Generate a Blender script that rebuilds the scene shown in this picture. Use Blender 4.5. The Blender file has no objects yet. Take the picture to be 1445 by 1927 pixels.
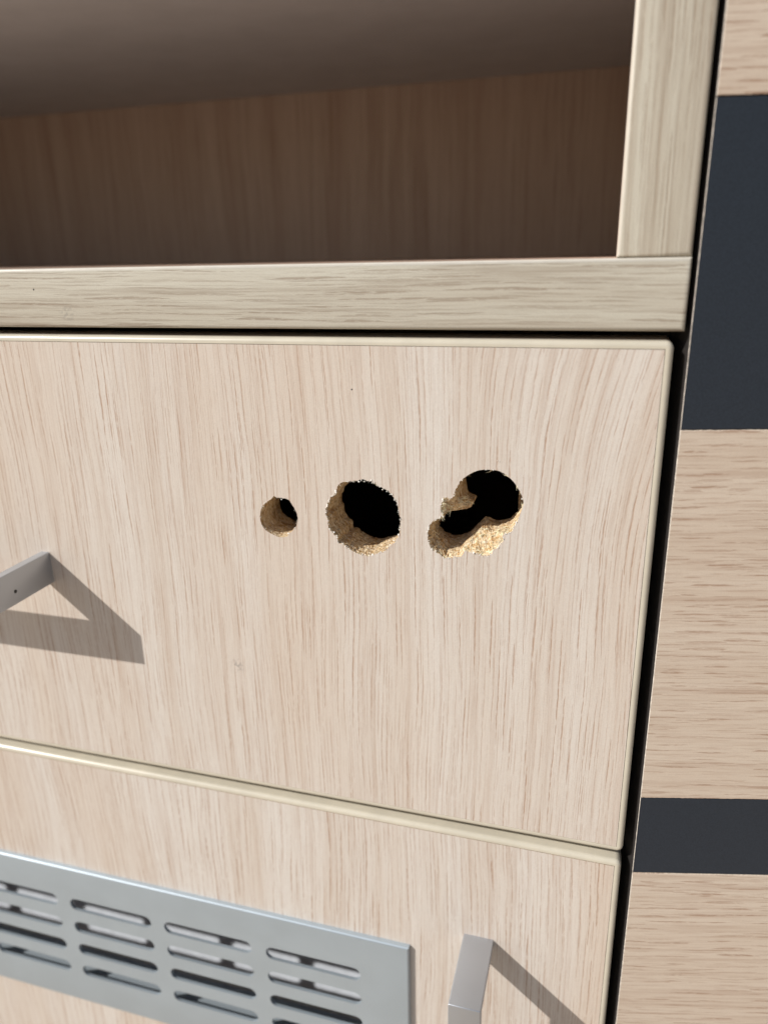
import bpy, bmesh, math, random
from math import radians, sin, cos, pi
from mathutils import Vector, Matrix, noise
from mathutils.geometry import delaunay_2d_cdt

random.seed(7)
SC = bpy.context.scene
COL = SC.collection
MM = 0.001                                   # everything below is written in millimetres

# ---------------------------------------------------------------- camera
R = [[0.9602463861786457, 0.018972855969802794, 0.2785083635497926],
     [0.07177137156887517, 0.947369817487791, -0.31199246647355067],
     [-0.2697698056750547, 0.31957856569156246, 0.9083467357218432]]
FPX, CX, CY, CAMY = 1420.336, 722.5, 963.5, -215.16
def w3(r): return Vector((r[0], r[2], -r[1]))
right, down, fwd = w3(R[0]), w3(R[1]), w3(R[2])
cd = bpy.data.cameras.new('camera')
cam = bpy.data.objects.new('camera', cd); COL.objects.link(cam)
m = Matrix((right, -down, -fwd)).transposed().to_4x4()
m.translation = Vector((0, CAMY * MM, 0))
cam.matrix_world = m
cd.sensor_fit = 'VERTICAL'; cd.sensor_height = 36; cd.sensor_width = 27
cd.lens = 36 * FPX / 1927
cd.clip_start = 0.01; cd.clip_end = 200
cd.dof.use_dof = True
cd.dof.focus_distance = 0.238
cd.dof.aperture_fstop = 8.0
SC.camera = cam

# ---------------------------------------------------------------- light
SUN = Vector((35, 27.5, -30.3)).normalized()          # the way the light travels
elev = math.asin(-SUN.z)
azim = math.atan2(-SUN.x, -SUN.y)                      # clockwise from +Y
world = bpy.data.worlds.new('World'); SC.world = world; world.use_nodes = True
nt = world.node_tree
sky = nt.nodes.new('ShaderNodeTexSky'); sky.sky_type = 'NISHITA'; sky.sun_disc = False
sky.sun_elevation = elev; sky.sun_rotation = azim % (2 * pi)
nt.links.new(sky.outputs[0], nt.nodes['Background'].inputs[0])
nt.nodes['Background'].inputs[1].default_value = 0.07
sl = bpy.data.lights.new('sun', 'SUN'); sl.energy = 4.3; sl.angle = radians(0.55); sl.color = (1.0, 0.955, 0.89)
so = bpy.data.objects.new('sun', sl); COL.objects.link(so)
so.rotation_euler = SUN.to_track_quat('-Z', 'Y').to_euler(); so.location = (-1, -1, 1)
vs = SC.view_settings
vs.view_transform = 'Standard'; vs.look = 'None'; vs.gamma = 1; vs.use_curve_mapping = False
vs.exposure = 0.04
SC.cycles.max_bounces = 7; SC.cycles.diffuse_bounces = 5; SC.cycles.glossy_bounces = 3

# ---------------------------------------------------------------- pixel of the photograph -> place in the cabinet
def ray(px, py):
    d = right * ((px - CX)) + down * ((py - CY)) + fwd * FPX
    return d
def on_depth(px, py, y=0.0):
    d = ray(px, py); t = (y - CAMY) / d.y
    return Vector((d.x * t, y, d.z * t))

# ---------------------------------------------------------------- objects
def empty(name, loc, label, cat):
    o = bpy.data.objects.new(name, None); COL.objects.link(o)
    o.location = Vector(loc) * MM; o.empty_display_size = 0.02
    o['label'] = label; o['category'] = cat
    return o
class Thing: pass
def thing(name, loc, label, cat):
    t = Thing(); t.o = empty(name, loc, label, cat); t.base = Vector(loc); return t
def obj(name, bm, mat, parent=None, base=Vector((0, 0, 0)), smooth=None, label=None, kind=None):
    """bm is in mm, world placed; base is the owner's base point."""
    bmesh.ops.transform(bm, matrix=Matrix.Scale(MM, 4) @ Matrix.Translation(-base), verts=bm.verts)
    me = bpy.data.meshes.new(name); bm.to_mesh(me); bm.free()
    mats = mat if isinstance(mat, (list, tuple)) else [mat]
    for x in mats: me.materials.append(x)
    o = bpy.data.objects.new(name, me); COL.objects.link(o)
    if smooth:
        me.shade_smooth() if smooth is True else me.set_sharp_from_angle(angle=radians(smooth))
        if smooth is not True:
            for p in me.polygons: p.use_smooth = True
    if parent: o.parent = parent
    if label: o['label'] = label
    if kind: o['kind'] = kind
    return o
def box_bm(x0, x1, y0, y1, z0, z1, bev=0, seg=2, bm=None):
    b = bmesh.new()
    bmesh.ops.create_cube(b, size=1)
    for v in b.verts:
        v.co = Vector((x0 if v.co.x < 0 else x1, y0 if v.co.y < 0 else y1, z0 if v.co.z < 0 else z1))
    if bev:
        bmesh.ops.bevel(b, geom=b.edges[:], offset=bev, segments=seg, affect='EDGES', profile=0.5)
    if bm is None: return b
    me = bpy.data.meshes.new('tmp'); b.to_mesh(me); b.free(); bm.from_mesh(me); bpy.data.meshes.remove(me)
    return bm
def extrude_poly(pts, axis, a0, a1, bev=0, seg=2, bev_angle=30):
    """pts: closed 2D outline; axis: extrusion axis; (u,v) are the two other axes in x,y,z order."""
    bm = bmesh.new()
    def P(u, v, a):
        return {'x': (a, u, v), 'y': (u, a, v), 'z': (u, v, a)}[axis]
    lo = [bm.verts.new(P(u, v, a0)) for u, v in pts]
    hi = [bm.verts.new(P(u, v, a1)) for u, v in pts]
    n = len(pts)
    bm.faces.new(lo); bm.faces.new(hi[::-1])
    for i in range(n):
        bm.faces.new((lo[(i + 1) % n], lo[i], hi[i], hi[(i + 1) % n]))
    bmesh.ops.recalc_face_normals(bm, faces=bm.faces)
    if bev:
        es = [e for e in bm.edges if len(e.link_faces) == 2 and e.calc_face_angle(0) > radians(bev_angle)]
        bmesh.ops.bevel(bm, geom=es, offset=bev, segments=seg, affect='EDGES', profile=0.5)
    return bm

# ---------------------------------------------------------------- materials
class N:
    def __init__(s, name):
        s.m = bpy.data.materials.new(name); s.m.use_nodes = True
        s.t = s.m.node_tree; s.b = s.t.nodes['Principled BSDF']
    def n(s, typ, **kw):
        x = s.t.nodes.new(typ)
        for k, v in kw.items(): setattr(x, k, v)
        return x
    def l(s, a, b): s.t.links.new(a, b)
    def val(s, sock, v):
        if hasattr(v, 'is_output') or isinstance(v, bpy.types.NodeSocket): s.l(v, sock)
        else: sock.default_value = v
    def math(s, op, a, b=0.0, c=None, clamp=False):
        x = s.n('ShaderNodeMath', operation=op, use_clamp=clamp)
        s.val(x.inputs[0], a); s.val(x.inputs[1], b)
        if c is not None: s.val(x.inputs[2], c)
        return x.outputs[0]
    def comb(s, x, y, z):
        c = s.n('ShaderNodeCombineXYZ')
        for i, v in enumerate((x, y, z)): s.val(c.inputs[i], v)
        return c.outputs[0]
    def noise(s, vec, scale=1, detail=2, rough=.5, dist=0):
        x = s.n('ShaderNodeTexNoise')
        s.l(vec, x.inputs['Vector']); x.inputs['Scale'].default_value = scale
        x.inputs['Detail'].default_value = detail; x.inputs['Roughness'].default_value = rough
        x.inputs['Distortion'].default_value = dist
        return x.outputs[0]
    def ramp(s, f, lo, hi, smooth=True):
        x = s.n('ShaderNodeMapRange', interpolation_type='SMOOTHSTEP' if smooth else 'LINEAR')
        s.l(f, x.inputs[0]); x.inputs[1].default_value = lo; x.inputs[2].default_value = hi
        return x.outputs[0]
    def mix(s, f, a, b, blend='MIX'):
        x = s.n('ShaderNodeMix', data_type='RGBA', blend_type=blend)
        s.val(x.inputs[0], f)
        for i, v in ((6, a), (7, b)):
            if isinstance(v, tuple): v = (*v, 1)
            s.val(x.inputs[i], v)
        return x.outputs[2]
    def coords(s):
        tc = s.n('ShaderNodeTexCoord'); sp = s.n('ShaderNodeSeparateXYZ'); s.l(tc.outputs['Object'], sp.inputs[0])
        return tc.outputs['Object'], sp.outputs[0], sp.outputs[1], sp.outputs[2]
    def bump(s, h, strength, dist=.0002):
        x = s.n('ShaderNodeBump'); x.inputs['Strength'].default_value = strength; x.inputs['Distance'].default_value = dist
        s.l(h, x.inputs['Height']); s.l(x.outputs[0], s.b.inputs['Normal'])

def wood(name, along, light, mid, pore, seed=0.0, pore_amt=.76, pitch=2.5, dash=32, width=.235, wave=.004,
         rough=.45, specks=(), scuffs=(), band=.65, streak=.24, sheen=.4, grit_amt=.22, third=None, lean=0):
    """printed oak: soft bands, fine streaks and separate dark pore dashes along the grain (sizes in mm)"""
    s = N(name)
    ob, x, y, z = s.coords()
    u, v = (x, z) if along == 'z' else (z, x)
    seedc = seed * 3.17
    w1 = s.noise(s.comb(s.math('MULTIPLY', u, 16), s.math('MULTIPLY', v, 7), seedc), 1, 1)
    w2 = s.noise(s.comb(s.math('MULTIPLY', u, 70), s.math('MULTIPLY', v, 42), seedc + 5), 1, 2)
    w3_ = s.noise(s.comb(s.math('MULTIPLY', u, 500), s.math('MULTIPLY', v, 260), seedc + 6), 1, 2)
    uu = s.math('ADD', u, s.math('MULTIPLY', s.math('SUBTRACT', w1, .5), wave * 3))
    uu = s.math('ADD', uu, s.math('MULTIPLY', s.math('SUBTRACT', w2, .5), .0010))
    uu = s.math('ADD', uu, s.math('MULTIPLY', s.math('SUBTRACT', w3_, .5), .0004))
    if lean:                                   # arched figure towards the upper right corner
        t = s.math('MAXIMUM', s.math('ADD', v, .012), 0.0)
        k = s.ramp(u, .205, .283)
        uu = s.math('SUBTRACT', uu, s.math('MULTIPLY', s.math('MULTIPLY', t, t), s.math('MULTIPLY', k, lean)))
    bands = s.noise(s.comb(s.math('MULTIPLY', uu, 70), s.math('MULTIPLY', v, 2.5), seedc + 1), 1, 3, .6)
    streaks = s.noise(s.comb(s.math('MULTIPLY', uu, 420), s.math('MULTIPLY', v, 9), seedc + 2), 1, 3, .6)
    fine = s.noise(s.comb(s.math('MULTIPLY', uu, 1700), s.math('MULTIPLY', v, 70), seedc + 3), 1, 2, .6)
    clus = s.noise(s.comb(s.math('MULTIPLY', uu, 60), s.math('MULTIPLY', v, 9), seedc + 7), 1, 2, .5)
    def dashes(pit, ln, wd, sd):
        cu, cv = 1 / (pit * MM), 1 / (ln * MM)
        vec = s.comb(s.math('ADD', s.math('MULTIPLY', uu, cu), sd * 11.3), s.math('ADD', s.math('MULTIPLY', v, cv), sd * 5.7), 0)
        vo = s.n('ShaderNodeTexVoronoi', voronoi_dimensions='2D', feature='F1')
        s.l(vec, vo.inputs['Vector']); vo.inputs['Scale'].default_value = 1; vo.inputs['Randomness'].default_value = .95
        df = s.n('ShaderNodeVectorMath', operation='SUBTRACT'); s.l(vec, df.inputs[0]); s.l(vo.outputs['Position'], df.inputs[1])
        sp = s.n('ShaderNodeSeparateXYZ'); s.l(df.outputs[0], sp.inputs[0])
        cs = s.n('ShaderNodeSeparateColor'); s.l(vo.outputs['Color'], cs.inputs[0])
        du = s.math('MULTIPLY', s.math('ABSOLUTE', sp.outputs[0]), pit)            # mm
        dv = s.math('ABSOLUTE', sp.outputs[1])
        half = s.math('ADD', .26, s.math('MULTIPLY', cs.outputs[1], .50))
        tap = s.math('SUBTRACT', 1, s.math('POWER', s.math('DIVIDE', dv, half), 2.0), clamp=True)
        wl = s.math('MULTIPLY', s.math('MULTIPLY', tap, wd), s.math('ADD', .55, s.math('MULTIPLY', cs.outputs[2], .75)))
        k = s.math('SUBTRACT', 1, s.math('DIVIDE', du, s.math('ADD', wl, .03)), clamp=True)
        k = s.math('MULTIPLY', s.math('SQRT', k), s.math('ADD', .22, s.math('MULTIPLY', cs.outputs[0], 1.15)), clamp=True)
        br = s.noise(s.comb(s.math('MULTIPLY', uu, 2200), s.math('MULTIPLY', v, 330), seedc + sd), 1, 2, .6)
        return s.math('MULTIPLY', k, s.ramp(br, .24, .56))
    c = s.mix(s.math('MULTIPLY', s.ramp(bands, .3, .7), band), light, mid)
    if third:
        b3 = s.noise(s.comb(s.math('MULTIPLY', uu, 15), s.math('MULTIPLY', v, 2), seedc + 12), 1, 2, .5)
        c = s.mix(s.math('MULTIPLY', s.ramp(b3, .42, .66), .55), c, third)
    c = s.mix(s.math('MULTIPLY', s.ramp(streaks, .45, .75), streak), c, pore)
    c = s.mix(s.math('MULTIPLY', s.ramp(fine, .45, .8), .20), c, pore)
    p = s.math('MAXIMUM', s.math('MULTIPLY', dashes(pitch, dash, width, 1.0), s.ramp(clus, .05, .40)), s.math('MULTIPLY', dashes(pitch * .61, dash * .7, width * .62, 2.0), s.math('MULTIPLY', s.ramp(clus, .32, .58), .85)))
    p = s.math('MAXIMUM', p, s.math('MULTIPLY', dashes(pitch * 1.37, dash * 1.5, width * .75, 3.0), s.math('ADD', .35, s.math('MULTIPLY', s.ramp(clus, .55, .25), .5))))
    c = s.mix(s.math('MULTIPLY', p, pore_amt), c, pore)
    grit = s.noise(ob, 3200, 2, .7)
    c = s.mix(s.math('MULTIPLY', s.ramp(grit, .38, .72), grit_amt), c, tuple(k * .62 for k in mid))
    for (px, pz, r, col) in specks:
        d = s.n('ShaderNodeVectorMath', operation='DISTANCE')
        s.l(s.comb(x, 0.0, z), d.inputs[0]); d.inputs[1].default_value = (px * MM, 0, pz * MM)
        k = s.math('SUBTRACT', 1, s.ramp(d.outputs['Value'], r * .6 * MM, r * 1.1 * MM))
        c = s.mix(k, c, col)
    for (px, pz, r, amt) in scuffs:
        d = s.n('ShaderNodeVectorMath', operation='DISTANCE')
        s.l(s.comb(x, 0.0, z), d.inputs[0]); d.inputs[1].default_value = (px * MM, 0, pz * MM)
        k = s.math('SUBTRACT', 1, s.ramp(d.outputs['Value'], 0, r * MM))
        k = s.math('MULTIPLY', s.math('MULTIPLY', k, s.ramp(s.noise(ob, 900, 3), .45, .6)), amt)
        c = s.mix(k, c, (.16, .15, .15))
    s.l(c, s.b.inputs['Base Color'])
    s.val(s.b.inputs['Roughness'], s.math('ADD', rough, s.math('MULTIPLY', p, .2)))
    s.b.inputs['Specular IOR Level'].default_value = sheen
    h = s.math('ADD', s.math('MULTIPLY', s.noise(ob, 2300, 2, .55), .8), s.math('MULTIPLY', p, -1.0))
    s.bump(h, .35, .00010)
    return s.m

def plain(name, col, rough=.5, metal=0, var=.08, scale=300, bump=0, spec=.5):
    s = N(name); ob, x, y, z = s.coords()
    n = s.noise(ob, scale, 4, .6)
    s.l(s.mix(s.ramp(n, .3, .7), tuple(k * (1 - var) for k in col), tuple(min(1, k * (1 + var)) for k in col)), s.b.inputs['Base Color'])
    s.b.inputs['Roughness'].default_value = rough; s.b.inputs['Metallic'].default_value = metal
    s.b.inputs['Specular IOR Level'].default_value = spec
    if bump: s.bump(n, bump, .0001)
    return s.m

def particle(name, seed=0):
    s = N(name); ob, x, y, z = s.coords()
    mp = s.n('ShaderNodeMapping'); s.l(ob, mp.inputs[0]); mp.inputs['Scale'].default_value = (1, 1.9, 1); mp.inputs['Rotation'].default_value = (.5, .2, .6)
    n1 = s.noise(mp.outputs[0], 620, 4, .65, 1.2); n2 = s.noise(mp.outputs[0], 260, 2, .5, .6)
    vo = s.n('ShaderNodeTexVoronoi'); s.l(mp.outputs[0], vo.inputs['Vector']); vo.inputs['Scale'].default_value = 900
    c = s.mix(s.ramp(n1, .35, .68), (.53, .34, .15), (.87, .74, .53))
    c = s.mix(s.math('MULTIPLY', s.ramp(n2, .50, .66), .62), c, (.33, .165, .06))
    sp = s.n('ShaderNodeSeparateColor'); s.l(vo.outputs['Color'], sp.inputs[0])
    c = s.mix(s.math('MULTIPLY', s.ramp(sp.outputs[0], .6, .9), .45), c, (.92, .85, .70))
    s.l(c, s.b.inputs['Base Color']); s.b.inputs['Roughness'].default_value = .85
    s.b.inputs['Specular IOR Level'].default_value = .2
    s.bump(s.math('ADD', n1, vo.outputs['Distance']), .8, .0004)
    return s.m

LIGHT, MID, PORE = (.69, .648, .60), (.61, .53, .455), (.355, .205, .125)
D1 = Vector((-270, 8, -105)); D2 = Vector((-270, 8, -380))
sp1 = on_depth(662, 733); sc1 = on_depth(447, 1252)
M_front = wood('pale_oak_laminate', 'z', LIGHT, MID, PORE, 1.0, lean=1.25, third=(.61, .495, .395),
               specks=[(sp1.x - D1.x, sp1.z - D1.z, .30, (.03, .03, .035))],
               scuffs=[(sc1.x - D1.x, sc1.z - D1.z, 4.0, .45)])
M_front2 = wood('pale_oak_laminate_lower', 'z', LIGHT, MID, PORE, 2.3, third=(.61, .495, .395))
M_inner = wood('shaded_oak_laminate_inner', 'z', (.60, .465, .38), (.455, .32, .245), (.31, .195, .13), 4.1, wave=.003, pore_amt=.5, streak=.5, sheen=.2)  # darker copy of the laminate: compartment shade put into the colour
r1, r2 = on_depth(64, 545), on_depth(128, 590)
M_edgeh = wood('streaked_edge_banding', 'x', (.63, .61, .525), (.48, .43, .35), (.27, .205, .15), 5.2, pore_amt=.7, pitch=2.0, dash=30, width=.4,
               band=.9, streak=.75, wave=.0022, rough=.36, grit_amt=.3,
               specks=[(r1.x, r1.z, .35, (.03, .03, .03))], scuffs=[(r2.x, r2.z, 4.5, .35)])
M_edgev = wood('streaked_edge_banding_upright', 'z', (.63, .61, .525), (.48, .43, .35), (.29, .22, .16), 6.4, pore_amt=.7, pitch=2.1, dash=34, width=.4,
               band=.95, streak=.7, wave=.0022, rough=.36, grit_amt=.3)
M_strip = wood('warm_oak_laminate', 'x', (.745, .64, .53), (.66, .54, .43), (.36, .21, .135), 8.8, pore_amt=.75, pitch=3.0, dash=13, width=.36,
               band=.7, streak=.32, wave=.002, rough=.5)
M_band = plain('cream_edge_strip', (.60, .555, .455), .27, var=.05, scale=90, spec=.6)
M_lip = plain('sunlit_edge_lip', (.68, .645, .57), .27, var=.05, scale=120, spec=.6)  # paler for the sunward bevels only: sun highlight put into the colour
M_dark = plain('anthracite_laminate', (.025, .033, .046), .48, var=.15, scale=2500, bump=.12, spec=.3)
M_core = plain('gap_shade_board', (.016, .013, .012), .8, var=.3, scale=900)  # near-black board: shade of the gaps put into its colour
M_board = plain('raw_chipboard', (.30, .21, .125), .85, var=.3, scale=700)
M_chip = particle('torn_chipboard')
M_flake = plain('laminate_flake', (.85, .83, .78), .55, var=.2, scale=900)
M_fibre = plain('torn_fibre', (.80, .68, .48), .8, var=.40, scale=420)
def alu(name, col, rough, metal):
    s = N(name); ob, x, y, z = s.coords()
    n = s.noise(ob, 3500, 2, .6); n2 = s.noise(ob, 60, 3, .5)
    s.l(s.mix(s.ramp(n2, .3, .7), tuple(k * .96 for k in col), col), s.b.inputs['Base Color'])
    s.b.inputs['Metallic'].default_value = metal
    s.val(s.b.inputs['Roughness'], s.math('ADD', rough, s.math('MULTIPLY', n2, .08)))
    s.bump(n, .10, .00004)
    return s.m
M_alu = alu('satin_anodised_aluminium', (.465, .54, .60), .40, .5)
M_nickel = alu('brushed_nickel', (.49, .515, .55), .36, .75)
M_raw = plain('pale_raw_laminate_edge', (.62, .56, .50), .7, var=.35, scale=500)
M_pin = plain('dark_pin', (.03, .03, .03), .5)
M_ceil = plain('smooth_taupe_board', (.64, .67, .71), .40, var=.04, scale=40)
M_liner = plain('pale_inner_liner', (.74, .79, .87), .5)
M_ground = plain('warm_bounce_ground', (.54, .43, .32), .9, var=.15, scale=12)  # warm pale tone picked for the light it bounces into shadows

# ---------------------------------------------------------------- unseen ground far below the cabinet, added for reflections and bounce light
bm = bmesh.new(); bmesh.ops.create_grid(bm, x_segments=4, y_segments=4, size=40000)
bmesh.ops.translate(bm, verts=bm.verts, vec=(0, 0, -900))
g = obj('ground', bm, M_ground); g['kind'] = 'structure'

# ---------------------------------------------------------------- cabinet carcass
XL = -561
C = thing('cabinet', (0, 0, 0), 'pale cabinet frame with streaked rail and upright round a dark open compartment', 'cabinet')
def rounded_front(lo, hi, y0, y1, r, n=4):
    """outline (u=y, v) of a board edge whose two front corners are rounded"""
    p = [(y1, lo)]
    for i in range(n + 1):
        a = pi / 2 * i / n; p.append((y0 + r - r * sin(a), lo + r - r * cos(a)))
    for i in range(n + 1):
        a = pi / 2 * i / n; p.append((y0 + r - r * cos(a), hi - r + r * sin(a)))
    p.append((y1, hi)); return p
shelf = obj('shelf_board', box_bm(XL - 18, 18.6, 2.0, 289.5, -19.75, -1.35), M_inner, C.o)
bm = box_bm(XL - 18, 18.75, 0, 1.96, -19.85, -1.3)
es = [e for e in bm.edges if all(v.co.y < .5 for v in e.verts)]
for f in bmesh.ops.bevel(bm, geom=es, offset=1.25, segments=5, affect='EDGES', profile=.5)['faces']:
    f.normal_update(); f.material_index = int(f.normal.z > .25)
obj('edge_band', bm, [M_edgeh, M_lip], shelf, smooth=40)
def upright(x0, x1):
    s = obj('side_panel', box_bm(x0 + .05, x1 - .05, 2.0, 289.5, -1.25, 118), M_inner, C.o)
    b = box_bm(x0, x1, 0, 1.96, -1.18, 118)
    es = [e for e in b.edges if all(v.co.y < .5 for v in e.verts)]
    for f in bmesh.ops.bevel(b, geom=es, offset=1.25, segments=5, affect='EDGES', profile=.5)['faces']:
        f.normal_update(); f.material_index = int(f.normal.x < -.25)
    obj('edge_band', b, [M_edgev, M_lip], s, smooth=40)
upright(.3, 18.6); upright(XL - 18, XL)
obj('top_board', box_bm(XL + .1, .2, 1.0, 289.5, 100, 118, .4), M_ceil, C.o)
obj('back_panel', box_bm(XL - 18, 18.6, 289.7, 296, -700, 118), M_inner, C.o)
obj('side_panel', box_bm(.4, 18.4, 19, 289.5, -700, -19.9), M_core, C.o)
obj('side_panel', box_bm(XL - 18, XL, 19, 289.5, -700, -19.9), M_core, C.o)
obj('base_board', box_bm(XL + .1, .3, 19, 289.5, -700, -684), M_core, C.o)
obj('inner_liner', box_bm(-540, -20, 65, 73, -560, -215), M_liner, C.o)

# ---------------------------------------------------------------- drawer fronts
BT = 2.1                                     # thickness of the edge strips
def resample(poly, n):
    P = [Vector(p) for p in poly]; L = [0]
    for i in range(len(P)): L.append(L[-1] + (P[(i + 1) % len(P)] - P[i]).length)
    out = []; j = 0
    for k in range(n):
        s = L[-1] * k / n
        while L[j + 1] < s: j += 1
        t = (s - L[j]) / max(1e-9, L[j + 1] - L[j])
        out.append(P[j].lerp(P[(j + 1) % len(P)], t))
    return out
def inside(p, poly):
    c = False; n = len(poly); j = n - 1
    for i in range(n):
        a, b = poly[i], poly[j]
        if (a[1] > p[1]) != (b[1] > p[1]) and p[0] < (b[0] - a[0]) * (p[1] - a[1]) / (b[1] - a[1]) + a[0]: c = not c
        j = i
    return c
def sheet(bm, x0, x1, z0, z1, holes, y, flip):
    """flat face with openings"""
    vs_, es = [], []
    def loop(pts):
        b = len(vs_); vs_.extend(Vector((p[0], p[1])) for p in pts)
        es.extend((b + i, b + (i + 1) % len(pts)) for i in range(len(pts)))
    loop([(x0, z0), (x1, z0), (x1, z1), (x0, z1)])
    for h in holes: loop(h)
    r = delaunay_2d_cdt(vs_, es, [], 0, 1e-5)
    bv = [bm.verts.new((v.x, y, v.y)) for v in r[0]]
    for f in r[2]:
        c = sum((Vector(r[0][i]) for i in f), Vector((0, 0))) / len(f)
        if any(inside(c, h) for h in holes): continue
        ff = bm.faces.new([bv[i] for i in f]); ff.normal_update()
        if (ff.normal.y < 0) == flip: ff.normal_flip()
def front_board(T, x0, x1, z0, z1, front_holes, back_holes, mat, wall_holes=()):
    a, b, c, d = x0 + BT + .13, x1 - BT - .13, z0 + BT + .13, z1 - BT - .13
    bm = bmesh.new()
    sheet(bm, a, b, c, d, front_holes, 0, False)
    sheet(bm, a, b, c, d, back_holes, 16, True)
    q = [(a, c), (b, c), (b, d), (a, d)]
    for i in range(4):
        p, r = q[i], q[(i + 1) % 4]
        vv = [bm.verts.new(k) for k in ((p[0], 0, p[1]), (r[0], 0, r[1]), (r[0], 16, r[1]), (p[0], 16, p[1]))]
        bm.faces.new(vv).material_index = 1
    for h in wall_holes:
        n = len(h)
        for i in range(n):
            p, r = h[i], h[(i + 1) % n]
            vv = [bm.verts.new(k) for k in ((p[0], 0, p[1]), (p[0], 16, p[1]), (r[0], 16, r[1]), (r[0], 0, r[1]))]
            bm.faces.new(vv).material_index = 1
    bmesh.ops.remove_doubles(bm, verts=bm.verts, dist=1e-4)
    return obj('front_panel', bm, [mat, M_board], T.o, T.base)
def edge_strips(T, x0, x1, z0, z1):
    """four strips round a drawer front, outer edge rounded, meeting at rounded mitred corners"""
    r = 1.5; n = 6
    prof = [(0.0, 0.06)]                    # (outward offset, depth)
    prof += [(BT - r, 0.0)] + [(BT - r + r * sin(pi / 2 * i / n), r - r * cos(pi / 2 * i / n)) for i in range(1, n + 1)] + [(BT, 16.0), (0.0, 16.0)]
    cx = [(x0 + BT, z0 + BT), (x1 - BT, z0 + BT), (x1 - BT, z1 - BT), (x0 + BT, z1 - BT)]
    ang = [-pi / 2, 0, pi / 2, pi]          # outward direction of bottom, right, top, left
    for k in range(4):
        c0, c1 = cx[k], cx[(k + 1) % 4]
        st = [(c0, ang[k] - pi / 4 + pi / 4 * i / 4) for i in range(5)] + [(c1, ang[k] + pi / 4 * i / 4) for i in range(5)]
        bm = bmesh.new(); rings = []
        for (c, a) in st:
            rings.append([bm.verts.new((c[0] + o * cos(a), y, c[1] + o * sin(a))) for o, y in prof])
        for i in range(len(rings) - 1):
            for j in range(len(prof)):
                q = (rings[i][j], rings[i + 1][j], rings[i + 1][(j + 1) % len(prof)], rings[i][(j + 1) % len(prof)])
                try: bm.faces.new(q)
                except ValueError: pass
        bmesh.ops.remove_doubles(bm, verts=bm.verts, dist=1e-4)
        bmesh.ops.dissolve_degenerate(bm, edges=bm.edges, dist=1e-5)
        bmesh.ops.recalc_face_normals(bm, faces=bm.faces)
        obj('edge_strip', bm, M_band, T.o, T.base, smooth=35)
def drawer_box(T, x0, x1, z0, z1, depth):
    bm = bmesh.new()
    box_bm(x0, x0 + 12, 16.1, depth, z0, z1, bm=bm); box_bm(x1 - 12, x1, 16.1, depth, z0, z1, bm=bm)
    box_bm(x0 + 12, x1 - 12, 16.1, depth - 12, z0, z0 + 8, bm=bm)
    box_bm(x0 + 12, x1 - 12, depth - 12, depth, z0, z1, bm=bm)
    obj('drawer_box', bm, M_board, T.o, T.base)

def fbm(p, f, o=3):
    return noise.fractal(p * f, 0.9, 2.1, o, noise_basis='PERLIN_ORIGINAL')

# -- the three drilled holes: outlines read off the front, in photograph pixels
def crop(pts, s, ox, oy): return [(ox + x / s, oy + y / s) for x, y in pts]
H1 = crop([(550,285),(620,315),(740,330),(870,360),(950,460),(1020,570),(1070,680),(1095,800),(1070,900),(1050,980),(980,1050),(900,1130),(840,1200),(720,1215),(600,1190),(480,1130),(370,1060),(290,960),(245,850),(235,720),(255,600),(300,500),(370,430),(440,380),(500,335)], 12.04, 470, 910)
H2 = crop([(700,160),(760,190),(850,205),(920,260),(1010,300),(1090,350),(1150,430),(1200,520),(1225,640),(1245,750),(1235,870),(1225,960),(1170,1050),(1100,1120),(1020,1200),(920,1220),(800,1262),(700,1245),(600,1220),(500,1160),(420,1100),(350,1070),(330,990),(260,920),(215,850),(205,740),(170,680),(185,560),(230,440),(300,390),(320,320),(380,220),(480,200),(560,195),(640,185)], 7.605, 590, 880)
# third hole: (outline x,y) , optional mid (x,y,depth), optional inner (x,y,depth); None = straight bore
H3 = [((850,150),),((980,160),),((1100,225),),((1190,320),),((1250,420),),((1285,530),),((1275,600),),
 ((1240,690),),((1200,790),(1205,740,6),(1215,650,14)),((1130,890),(1135,815,7),(1150,710,15)),((1040,920),(1060,830,6),(1110,738,15)),
 ((1045,985),(1020,850,5),(1060,752,15)),((1000,1050),(960,880,5),(1000,755,15)),((930,1110),(900,890,5),(945,750,15)),((890,1160),(845,850,6),(905,735,15)),
 ((800,1165),(760,880,5),(860,722,15)),((720,1140),(715,945,4),(800,745,15)),((650,1130),(650,1000,3),(760,785,15)),((600,1110),(570,1065,2),(730,815,15)),
 ((540,1180),(520,1090,5),(690,850,16)),((450,1185),(450,1085,5),(650,880,16)),((360,1195),(380,1085,5),(605,905,16)),((290,1150),(330,1040,5),(540,918,16)),
 ((200,1080),(280,960,5),(440,918,16)),((160,1000),(255,920,5),(370,890,15.5)),((150,900),(235,860,5),(310,848,15)),((165,830),(230,800,5),(285,800,14)),
 ((215,760),(255,745,5),(292,742,13)),((290,720),(310,705,3),(355,690,10)),((320,690),(335,670,3),(372,640,8)),((315,650),(380,640,3),(500,627,8)),
 ((310,600),(430,610,4),(625,610,9)),((345,478),(440,560,2.5),(690,560,10)),((440,490),(480,520,3),(690,500,11)),((465,430),(520,440,5),(610,445,12)),
 ((490,370),),((530,300),),((600,235),),((690,180),),((770,155),)]
H3 = [tuple((780 + t[0] / 6.283, 860 + t[1] / 6.283) + tuple(t[2:]) for t in e) for e in H3]
TH = 16.0
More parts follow.
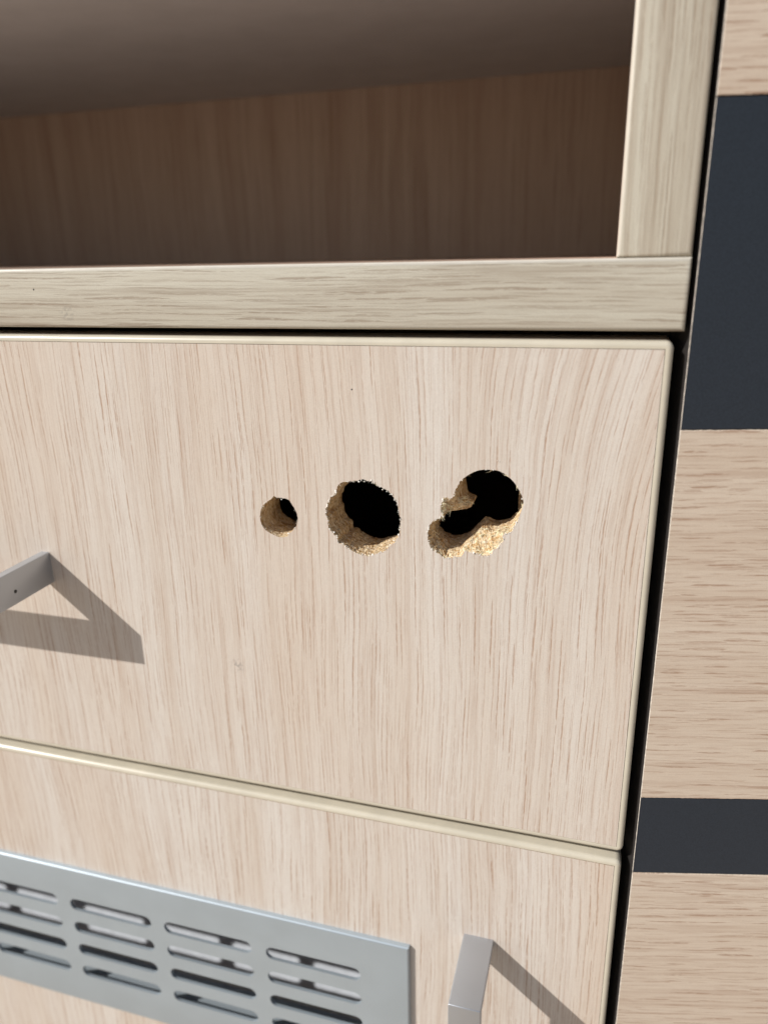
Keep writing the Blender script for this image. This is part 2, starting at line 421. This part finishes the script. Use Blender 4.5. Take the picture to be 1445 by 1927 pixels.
def hole_rings(spec, n, jag, wallamp, seed, clean=None):
    """spec: list of (outer, mid, inner) in world mm -> list of rings (front to back)"""
    m_ = len(spec); outer = [s[0] for s in spec]
    L = [0]
    for i in range(m_): L.append(L[-1] + (outer[(i + 1) % m_] - outer[i]).length)
    prm = []; j = 0
    for k in range(n):
        s = L[-1] * k / n
        while L[j + 1] < s: j += 1
        prm.append((j, (s - L[j]) / max(1e-9, L[j + 1] - L[j])))
    def at(col, j, t):
        p0, p1, p2, p3 = (spec[(j + q) % m_][col] for q in (-1, 0, 1, 2))
        lin = p1.lerp(p2, t)
        cr = .5 * ((2 * p1) + (p2 - p0) * t + (2 * p0 - 5 * p1 + 4 * p2 - p3) * t * t + (3 * p1 - p0 - 3 * p2 + p3) * t ** 3)
        return lin.lerp(cr, .7)
    levels = [(0, 0), (0, .06), (0, .15), (0, .3), (0, .5), (0, .75), (1, 0), (1, .15), (1, .3), (1, .45), (1, .6), (1, .8), (1, 1)]
    cen = sum(outer, Vector()) / m_
    rings = []
    for li, (a, t) in enumerate(levels):
        ring = []
        for qi, (j, tt) in enumerate(prm):
            A, B = at(a, j, tt), at(a + 1, j, tt)
            p = A.lerp(B, t)
            o = at(0, j, tt); dirn = Vector((o.x - cen.x, 0, o.z - cen.z)).normalized()
            q = o * 1.0 + Vector((seed, p.y * .5, 0))
            if li < 3:
                d = fbm(q, 1.7, 4) * jag * (clean(qi / n) if clean else 1.0) * (1 - .12 * li)
            else:
                d = fbm(p + Vector((seed, 0, 0)), .9, 4) * wallamp
            p = p + dirn * d
            if 0 < li < 12: p.y = max(.15, p.y + fbm(p + Vector((0, 3.3, seed)), 1.1, 3) * min(.5, wallamp) * min(1, p.y))
            ring.append(p)
        rings.append(ring)
    for li in range(3, 12):                    # small torn facets
        for p in rings[li]:
            k = .16 + .5 * wallamp * max(0.0, 1 - p.y / 6)
            p.x += k * .8 * fbm(p, 2.6, 3); p.z += k * fbm(p + Vector((9, 2, seed)), 2.6, 3); p.y = max(.15, p.y + k * fbm(p + Vector((1, 7, 3)), 2.4, 3) * min(1, p.y))
    for p in rings[0]: p.y = 0.0
    last = [Vector((p.x, TH, p.z)) for p in rings[-1]]
    rings.append(last)
    return rings
def spec_plain(px):
    out = []
    for x, y in px:
        o = on_depth(x, y); out.append((o, Vector((o.x, 6, o.z)), Vector((o.x, TH - .2, o.z))))
    return out
def spec_full(e3):
    out = []
    for e in e3:
        o = on_depth(*e[0])
        if len(e) == 1: out.append((o, Vector((o.x, 6, o.z)), Vector((o.x, TH - .2, o.z))))
        else: out.append((o, on_depth(*e[1]), on_depth(e[2][0], e[2][1], min(e[2][2], TH - .2))))
    return out
def hole_mesh(rings):
    bm = bmesh.new(); V = [[bm.verts.new(p) for p in r] for r in rings]; n = len(rings[0])
    for a, b in zip(V[:-1], V[1:]):
        for i in range(n):
            bm.faces.new((a[i], a[(i + 1) % n], b[(i + 1) % n], b[i]))
    bmesh.ops.recalc_face_normals(bm, faces=bm.faces)
    return bm
def sliver(bm, p, d, ln, w, curl, seg=4):
    """one torn fibre: a tapering three-sided strand that bends"""
    d = d.normalized(); up = Vector((random.uniform(-1, 1), random.uniform(-1, 1), random.uniform(-1, 1)))
    s = d.cross(up).normalized(); t = s.cross(d)
    ring0 = None
    for i in range(seg + 1):
        f = i / seg; r = w * (1 - f * .85) * (.6 + .4 * sin(pi * min(1, f + .3)))
        ring = [bm.verts.new(p + s * (r * cos(a)) + t * (.45 * r * sin(a))) for a in (0, 2.1, 4.2)]
        if ring0:
            for k in range(3): bm.faces.new((ring0[k], ring0[(k + 1) % 3], ring[(k + 1) % 3], ring[k]))
        else: bm.faces.new(ring[::-1])
        ring0 = ring
        p = p + d * (ln / seg); d = (d + t * curl + s * curl * .4).normalized()
    bm.faces.new(ring0)
def flake(bm, p, sz):
    """one broken laminate flake: an irregular little wedge"""
    n = random.choice((4, 5)); ang = sorted(random.uniform(0, 2 * pi) for _ in range(n))
    tilt = Matrix.Rotation(random.uniform(-.7, .7), 3, 'X') @ Matrix.Rotation(random.uniform(-.7, .7), 3, 'Z')
    lo, hi = [], []
    for a in ang:
        r = sz * random.uniform(.5, 1.1)
        v = tilt @ Vector((r * cos(a), 0, r * sin(a))); w_ = tilt @ Vector((.85 * r * cos(a), -.12 - .1 * sz, .85 * r * sin(a)))
        lo.append(bm.verts.new(p + v)); hi.append(bm.verts.new(p + w_))
    bm.faces.new(lo); bm.faces.new(hi[::-1])
    for i in range(n): bm.faces.new((lo[i], hi[i], hi[(i + 1) % n], lo[(i + 1) % n]))

D = thing('drawer', D1, 'upper drawer front with three ragged drilled holes and a horizontal metal handle', 'drawer')
hx0, hx1 = XL - 14, 16.55
fh, bh = [], []
specs = [(spec_plain(H1), 150, .18, .18, 3.0, 30, 26, 'smallest round hole, leftmost of the three'),
         (spec_plain(H2), 280, .42, .34, 11.0, 150, 150, 'round middle hole with crumbled rim'),
         (spec_full(H3), 380, .34, .50, 23.0, 460, 110, 'two merged bores with a broken crater below')]
for spec, n, jag, amp, seed, nf, nc, lab in specs:
    rings = hole_rings(spec, n, jag, amp, seed, (lambda f: .2 if (f < .22 or f > .93) else 1.0) if seed == 23.0 else None)
    fh.append([(p.x, p.z) for p in rings[0]]); bh.append([(p.x, p.z) for p in rings[-1]])
    h = obj('drilled_hole', hole_mesh(rings), M_chip, D.o, D.base, label=lab)
    big = seed == 23.0
    fb = bmesh.new(); nr = len(rings[0])
    for k in range(nf):
        i = random.randrange(nr)
        if big and k < 300:                                  # most of the torn wood is in the crater and on the tongue
            f = random.choice((random.uniform(.26, .47), random.uniform(.27, .45), random.uniform(.73, .80))); i = int(f * nr) % nr
        l = random.choice((1, 2, 3, 4, 5, 6)) if big else random.choice((1, 1, 2, 3, 5, 8))
        p = rings[l][i]; q = rings[l][(i + 3) % nr]; e = rings[l + 1][i]
        inward = Vector(((sum(r.x for r in rings[0]) / nr) - p.x, 0, (sum(r.z for r in rings[0]) / nr) - p.z)).normalized()
        d = (q - p).normalized() * random.choice((-1, 1)) + (e - p).normalized() * random.uniform(-.2, .7) + inward * random.uniform(.1, .5)
        sliver(fb, p + inward * -.05, d, random.uniform(.7, 2.4 if big else 1.5), random.uniform(.08, .30 if big else .22), random.uniform(-.35, .35))
    if big:                                                  # curled strands on the tongue between the two bores
        for k in range(46):
            f = random.random()
            p = on_depth(780 + (470 + 150 * f + random.uniform(-20, 20)) / 6.283, 860 + (470 + 110 * random.random()) / 6.283, 4 + 5 * f)
            d = Vector((1.0, random.uniform(-.2, .5), random.uniform(-.6, .5)))
            sliver(fb, p, d, random.uniform(1.4, 3.6), random.uniform(.10, .26), random.uniform(-.35, .35), 6)
    obj('torn_fibre', fb, M_fibre, h, D.base, kind='stuff')
    cb = bmesh.new()
    for k in range(nc):
        i = random.randrange(nr)
        if big and (i < .22 * nr or i > .9 * nr) and random.random() < .8: i = int(random.uniform(.26, .86) * nr)   # the drilled arc is cut cleanly
        p = rings[0][i]
        c0 = Vector((sum(r.x for r in rings[0]) / nr, 0, sum(r.z for r in rings[0]) / nr))
        off = (p - c0).normalized() * random.uniform(-.40, .16)
        flake(cb, Vector((p.x + off.x, random.uniform(-.1, .25), p.z + off.z)), random.choice((.16, .2, .26, .36, .5)) * random.uniform(.8, 1.25) * (.6 if n < 200 else 1))
    if big:
        for (fx, fy) in ((876, 873), (880, 874), (908, 864), (936, 867), (939, 868), (843, 925), (914, 884), (958, 1004)):
            q = on_depth(fx, fy); flake(cb, Vector((q.x, -.05, q.z)), .16)
    obj('laminate_flake', cb, M_flake, h, D.base, kind='stuff')
front_board(D, hx0, hx1, -189.7, -22.3, fh, bh, M_front)
edge_strips(D, hx0, hx1, -189.7, -22.3)
drawer_box(D, XL + 15, -12, -182, -32, 272)

# ---------------------------------------------------------------- bow handles bent from flat bar
def handle(T, corner, along, span, width, thick, reach, label):
    """corner: outer corner of the near post at the front; along 'x-' or 'z-' the way the grip runs"""
    x, z = corner
    out = [(0, 0), (0, -reach), (-span, -reach), (-span, 0), (-span + thick, 0), (-span + thick, -reach + thick), (-thick, -reach + thick), (-thick, 0)]
    if along == 'x':
        bm = extrude_poly([(x + a, y) for a, y in out], 'z', z - width, z)
    else:
        bm = extrude_poly([(y, z + a) for a, y in out], 'x', x - width, x)
    es = [e for e in bm.edges if not all(abs(v.co.y) < 1e-4 for v in e.verts)]
    bmesh.ops.bevel(bm, geom=es, offset=.35, segments=3, affect='EDGES', profile=.5)
    return obj('handle', bm, M_nickel, T.o, T.base, smooth=35, label=label)
h1 = handle(D, (-193.6, -101.2), 'x', 138, 12.2, 3.7, 27.5, 'horizontal satin metal bow handle')
d = ray(30, 1113); t = -193.6 / d.x; pp = Vector((-193.6, CAMY + d.y * t, d.z * t))
bm = bmesh.new(); bmesh.ops.create_cone(bm, cap_ends=True, segments=12, radius1=.75, radius2=.65, depth=.25)
bmesh.ops.rotate(bm, verts=bm.verts, cent=(0, 0, 0), matrix=Matrix.Rotation(pi / 2, 3, 'Y')); bmesh.ops.translate(bm, verts=bm.verts, vec=pp)
obj('pin', bm, M_pin, h1, D.base)

# ---------------------------------------------------------------- lower drawer with vent
L = thing('drawer', D2, 'lower drawer front with a slotted aluminium vent and a vertical metal handle', 'drawer')
ZB = -560
cut = [(-508, -326), (-62, -326), (-62, -256), (-508, -256)]
front_board(L, hx0, hx1, ZB, -193.5, [cut], [cut], M_front2, [cut])
edge_strips(L, hx0, hx1, ZB, -193.5)
handle(L, (-25.1, -239.6), 'z', 138, 11.1, 3.5, 29.3, 'vertical satin metal bow handle')
def stadium(x0, x1, zc, r, n=7):
    p = []
    for i in range(n + 1):
        a = -pi / 2 + pi * i / n; p.append((x1 - r + r * cos(a), zc + r * sin(a)))
    for i in range(n + 1):
        a = pi / 2 + pi * i / n; p.append((x0 + r + r * cos(a), zc + r * sin(a)))
    return p
slots = []
for c in range(-4, 5):
    x0 = -117.9 + 47.6 * (c - 4)
    for r_ in range(4):
        slots.append(stadium(x0, x0 + 41.2, -271.0 - 13.1 * r_ - .0, 3.2))
vx0, vx1, vz0, vz1 = -519, -57.0, -330.7, -251.2
VY = -2.2
V = bpy.data.objects.new('vent_grille', None); COL.objects.link(V); V.parent = L.o; V.location = (Vector((-240, 0, -291)) - L.base) * MM
V['label'] = 'satin aluminium ventilation grille with rows of rounded slots'
VB = Vector((-240, 0, -291))
bm = bmesh.new()
E = .9
sheet(bm, vx0 + E, vx1 - E, vz0 + E, vz1 - E, slots, VY, False)
sheet(bm, vx0 + E, vx1 - E, vz0 + E, vz1 - E, slots, VY + 1.3, True)
for h in slots:                              # slot walls with a softened lip
    n = len(h)
    for i in range(n):
        p, r_ = h[i], h[(i + 1) % n]
        bm.faces.new([bm.verts.new(k) for k in ((p[0], VY, p[1]), (p[0], VY + 1.3, p[1]), (r_[0], VY + 1.3, r_[1]), (r_[0], VY, r_[1]))])
prof = [(E * (1 - sin(pi / 2 * i / 4)), VY + E * (1 - cos(pi / 2 * i / 4))) for i in range(5)] + [(0, -.02)]
for (inset0, y0), (inset1, y1) in zip(prof[:-1], prof[1:]):
    q0 = [(vx0 + inset0, vz0 + inset0), (vx1 - inset0, vz0 + inset0), (vx1 - inset0, vz1 - inset0), (vx0 + inset0, vz1 - inset0)]
    q1 = [(vx0 + inset1, vz0 + inset1), (vx1 - inset1, vz0 + inset1), (vx1 - inset1, vz1 - inset1), (vx0 + inset1, vz1 - inset1)]
    for i in range(4):
        j = (i + 1) % 4
        bm.faces.new([bm.verts.new(k) for k in ((q0[i][0], y0, q0[i][1]), (q0[j][0], y0, q0[j][1]), (q1[j][0], y1, q1[j][1]), (q1[i][0], y1, q1[i][1]))])
bmesh.ops.remove_doubles(bm, verts=bm.verts, dist=1e-3)
bmesh.ops.recalc_face_normals(bm, faces=bm.faces)
obj('face_plate', bm, M_alu, V, VB, smooth=40)
obj('inner_flange', box_bm(-507, -63, VY + 1.35, 14, -319.2, -318.1, .3), M_alu, V, VB)

# ---------------------------------------------------------------- striped panel at the right, angled away
PX, PY, YAW = 20.35, 0.3, radians(13.5)
Pn = thing('striped_panel', (PX, PY, -300), 'wood panel with two dark grey bands standing angled beside the cabinet', 'panel')
Pn.o.rotation_euler = (0, 0, YAW)
PW = 420
obj('panel_core', box_bm(.12, PW, .5, 16, -400, 420), M_core, Pn.o)
def strip(name, z0, z1, mat, proud, rag, seed):
    """one inlaid strip with slightly frayed saw-cut edges, thickness to the core"""
    n = 420; bm = bmesh.new(); rows = []
    xs = [PW * (i / n) ** 1.8 for i in range(n + 1)]
    for x in xs:
        jt = rag * fbm(Vector((x * 1.1, seed, 0)), 1.0, 4); jb = rag * fbm(Vector((x * 1.1, seed + 9, 4)), 1.0, 4)
        rows.append([bm.verts.new(p) for p in ((x, .48, z0 + jb), (x, -proud + .1, z0 + jb), (x, -proud, z0 + jb + .12), (x, -proud, z1 + jt - .12), (x, -proud + .1, z1 + jt), (x, .48, z1 + jt))])
    for a, b in zip(rows[:-1], rows[1:]):
        for k in range(5): bm.faces.new((a[k], b[k], b[k + 1], a[k + 1]))
    bm.faces.new(rows[0]).material_index = 1; bm.faces.new(rows[-1][::-1])
    bmesh.ops.recalc_face_normals(bm, faces=bm.faces)
    return obj(name, bm, [mat, M_raw], Pn.o)
Z0 = 300
bounds = [(400, 34.9, M_strip, .35), (34.6, -45.8, M_dark, .12), (-46.0, -166.4, M_strip, .35), (-166.7, -196.8, M_dark, .12), (-197.0, -380, M_strip, .35)]
for k, (zt, zb, mt, pr) in enumerate(bounds):
    strip('wood_strip' if mt is M_strip else 'dark_strip', zb + Z0, zt + Z0, mt, pr, .10 if mt is M_strip else .04, k * 7.7)
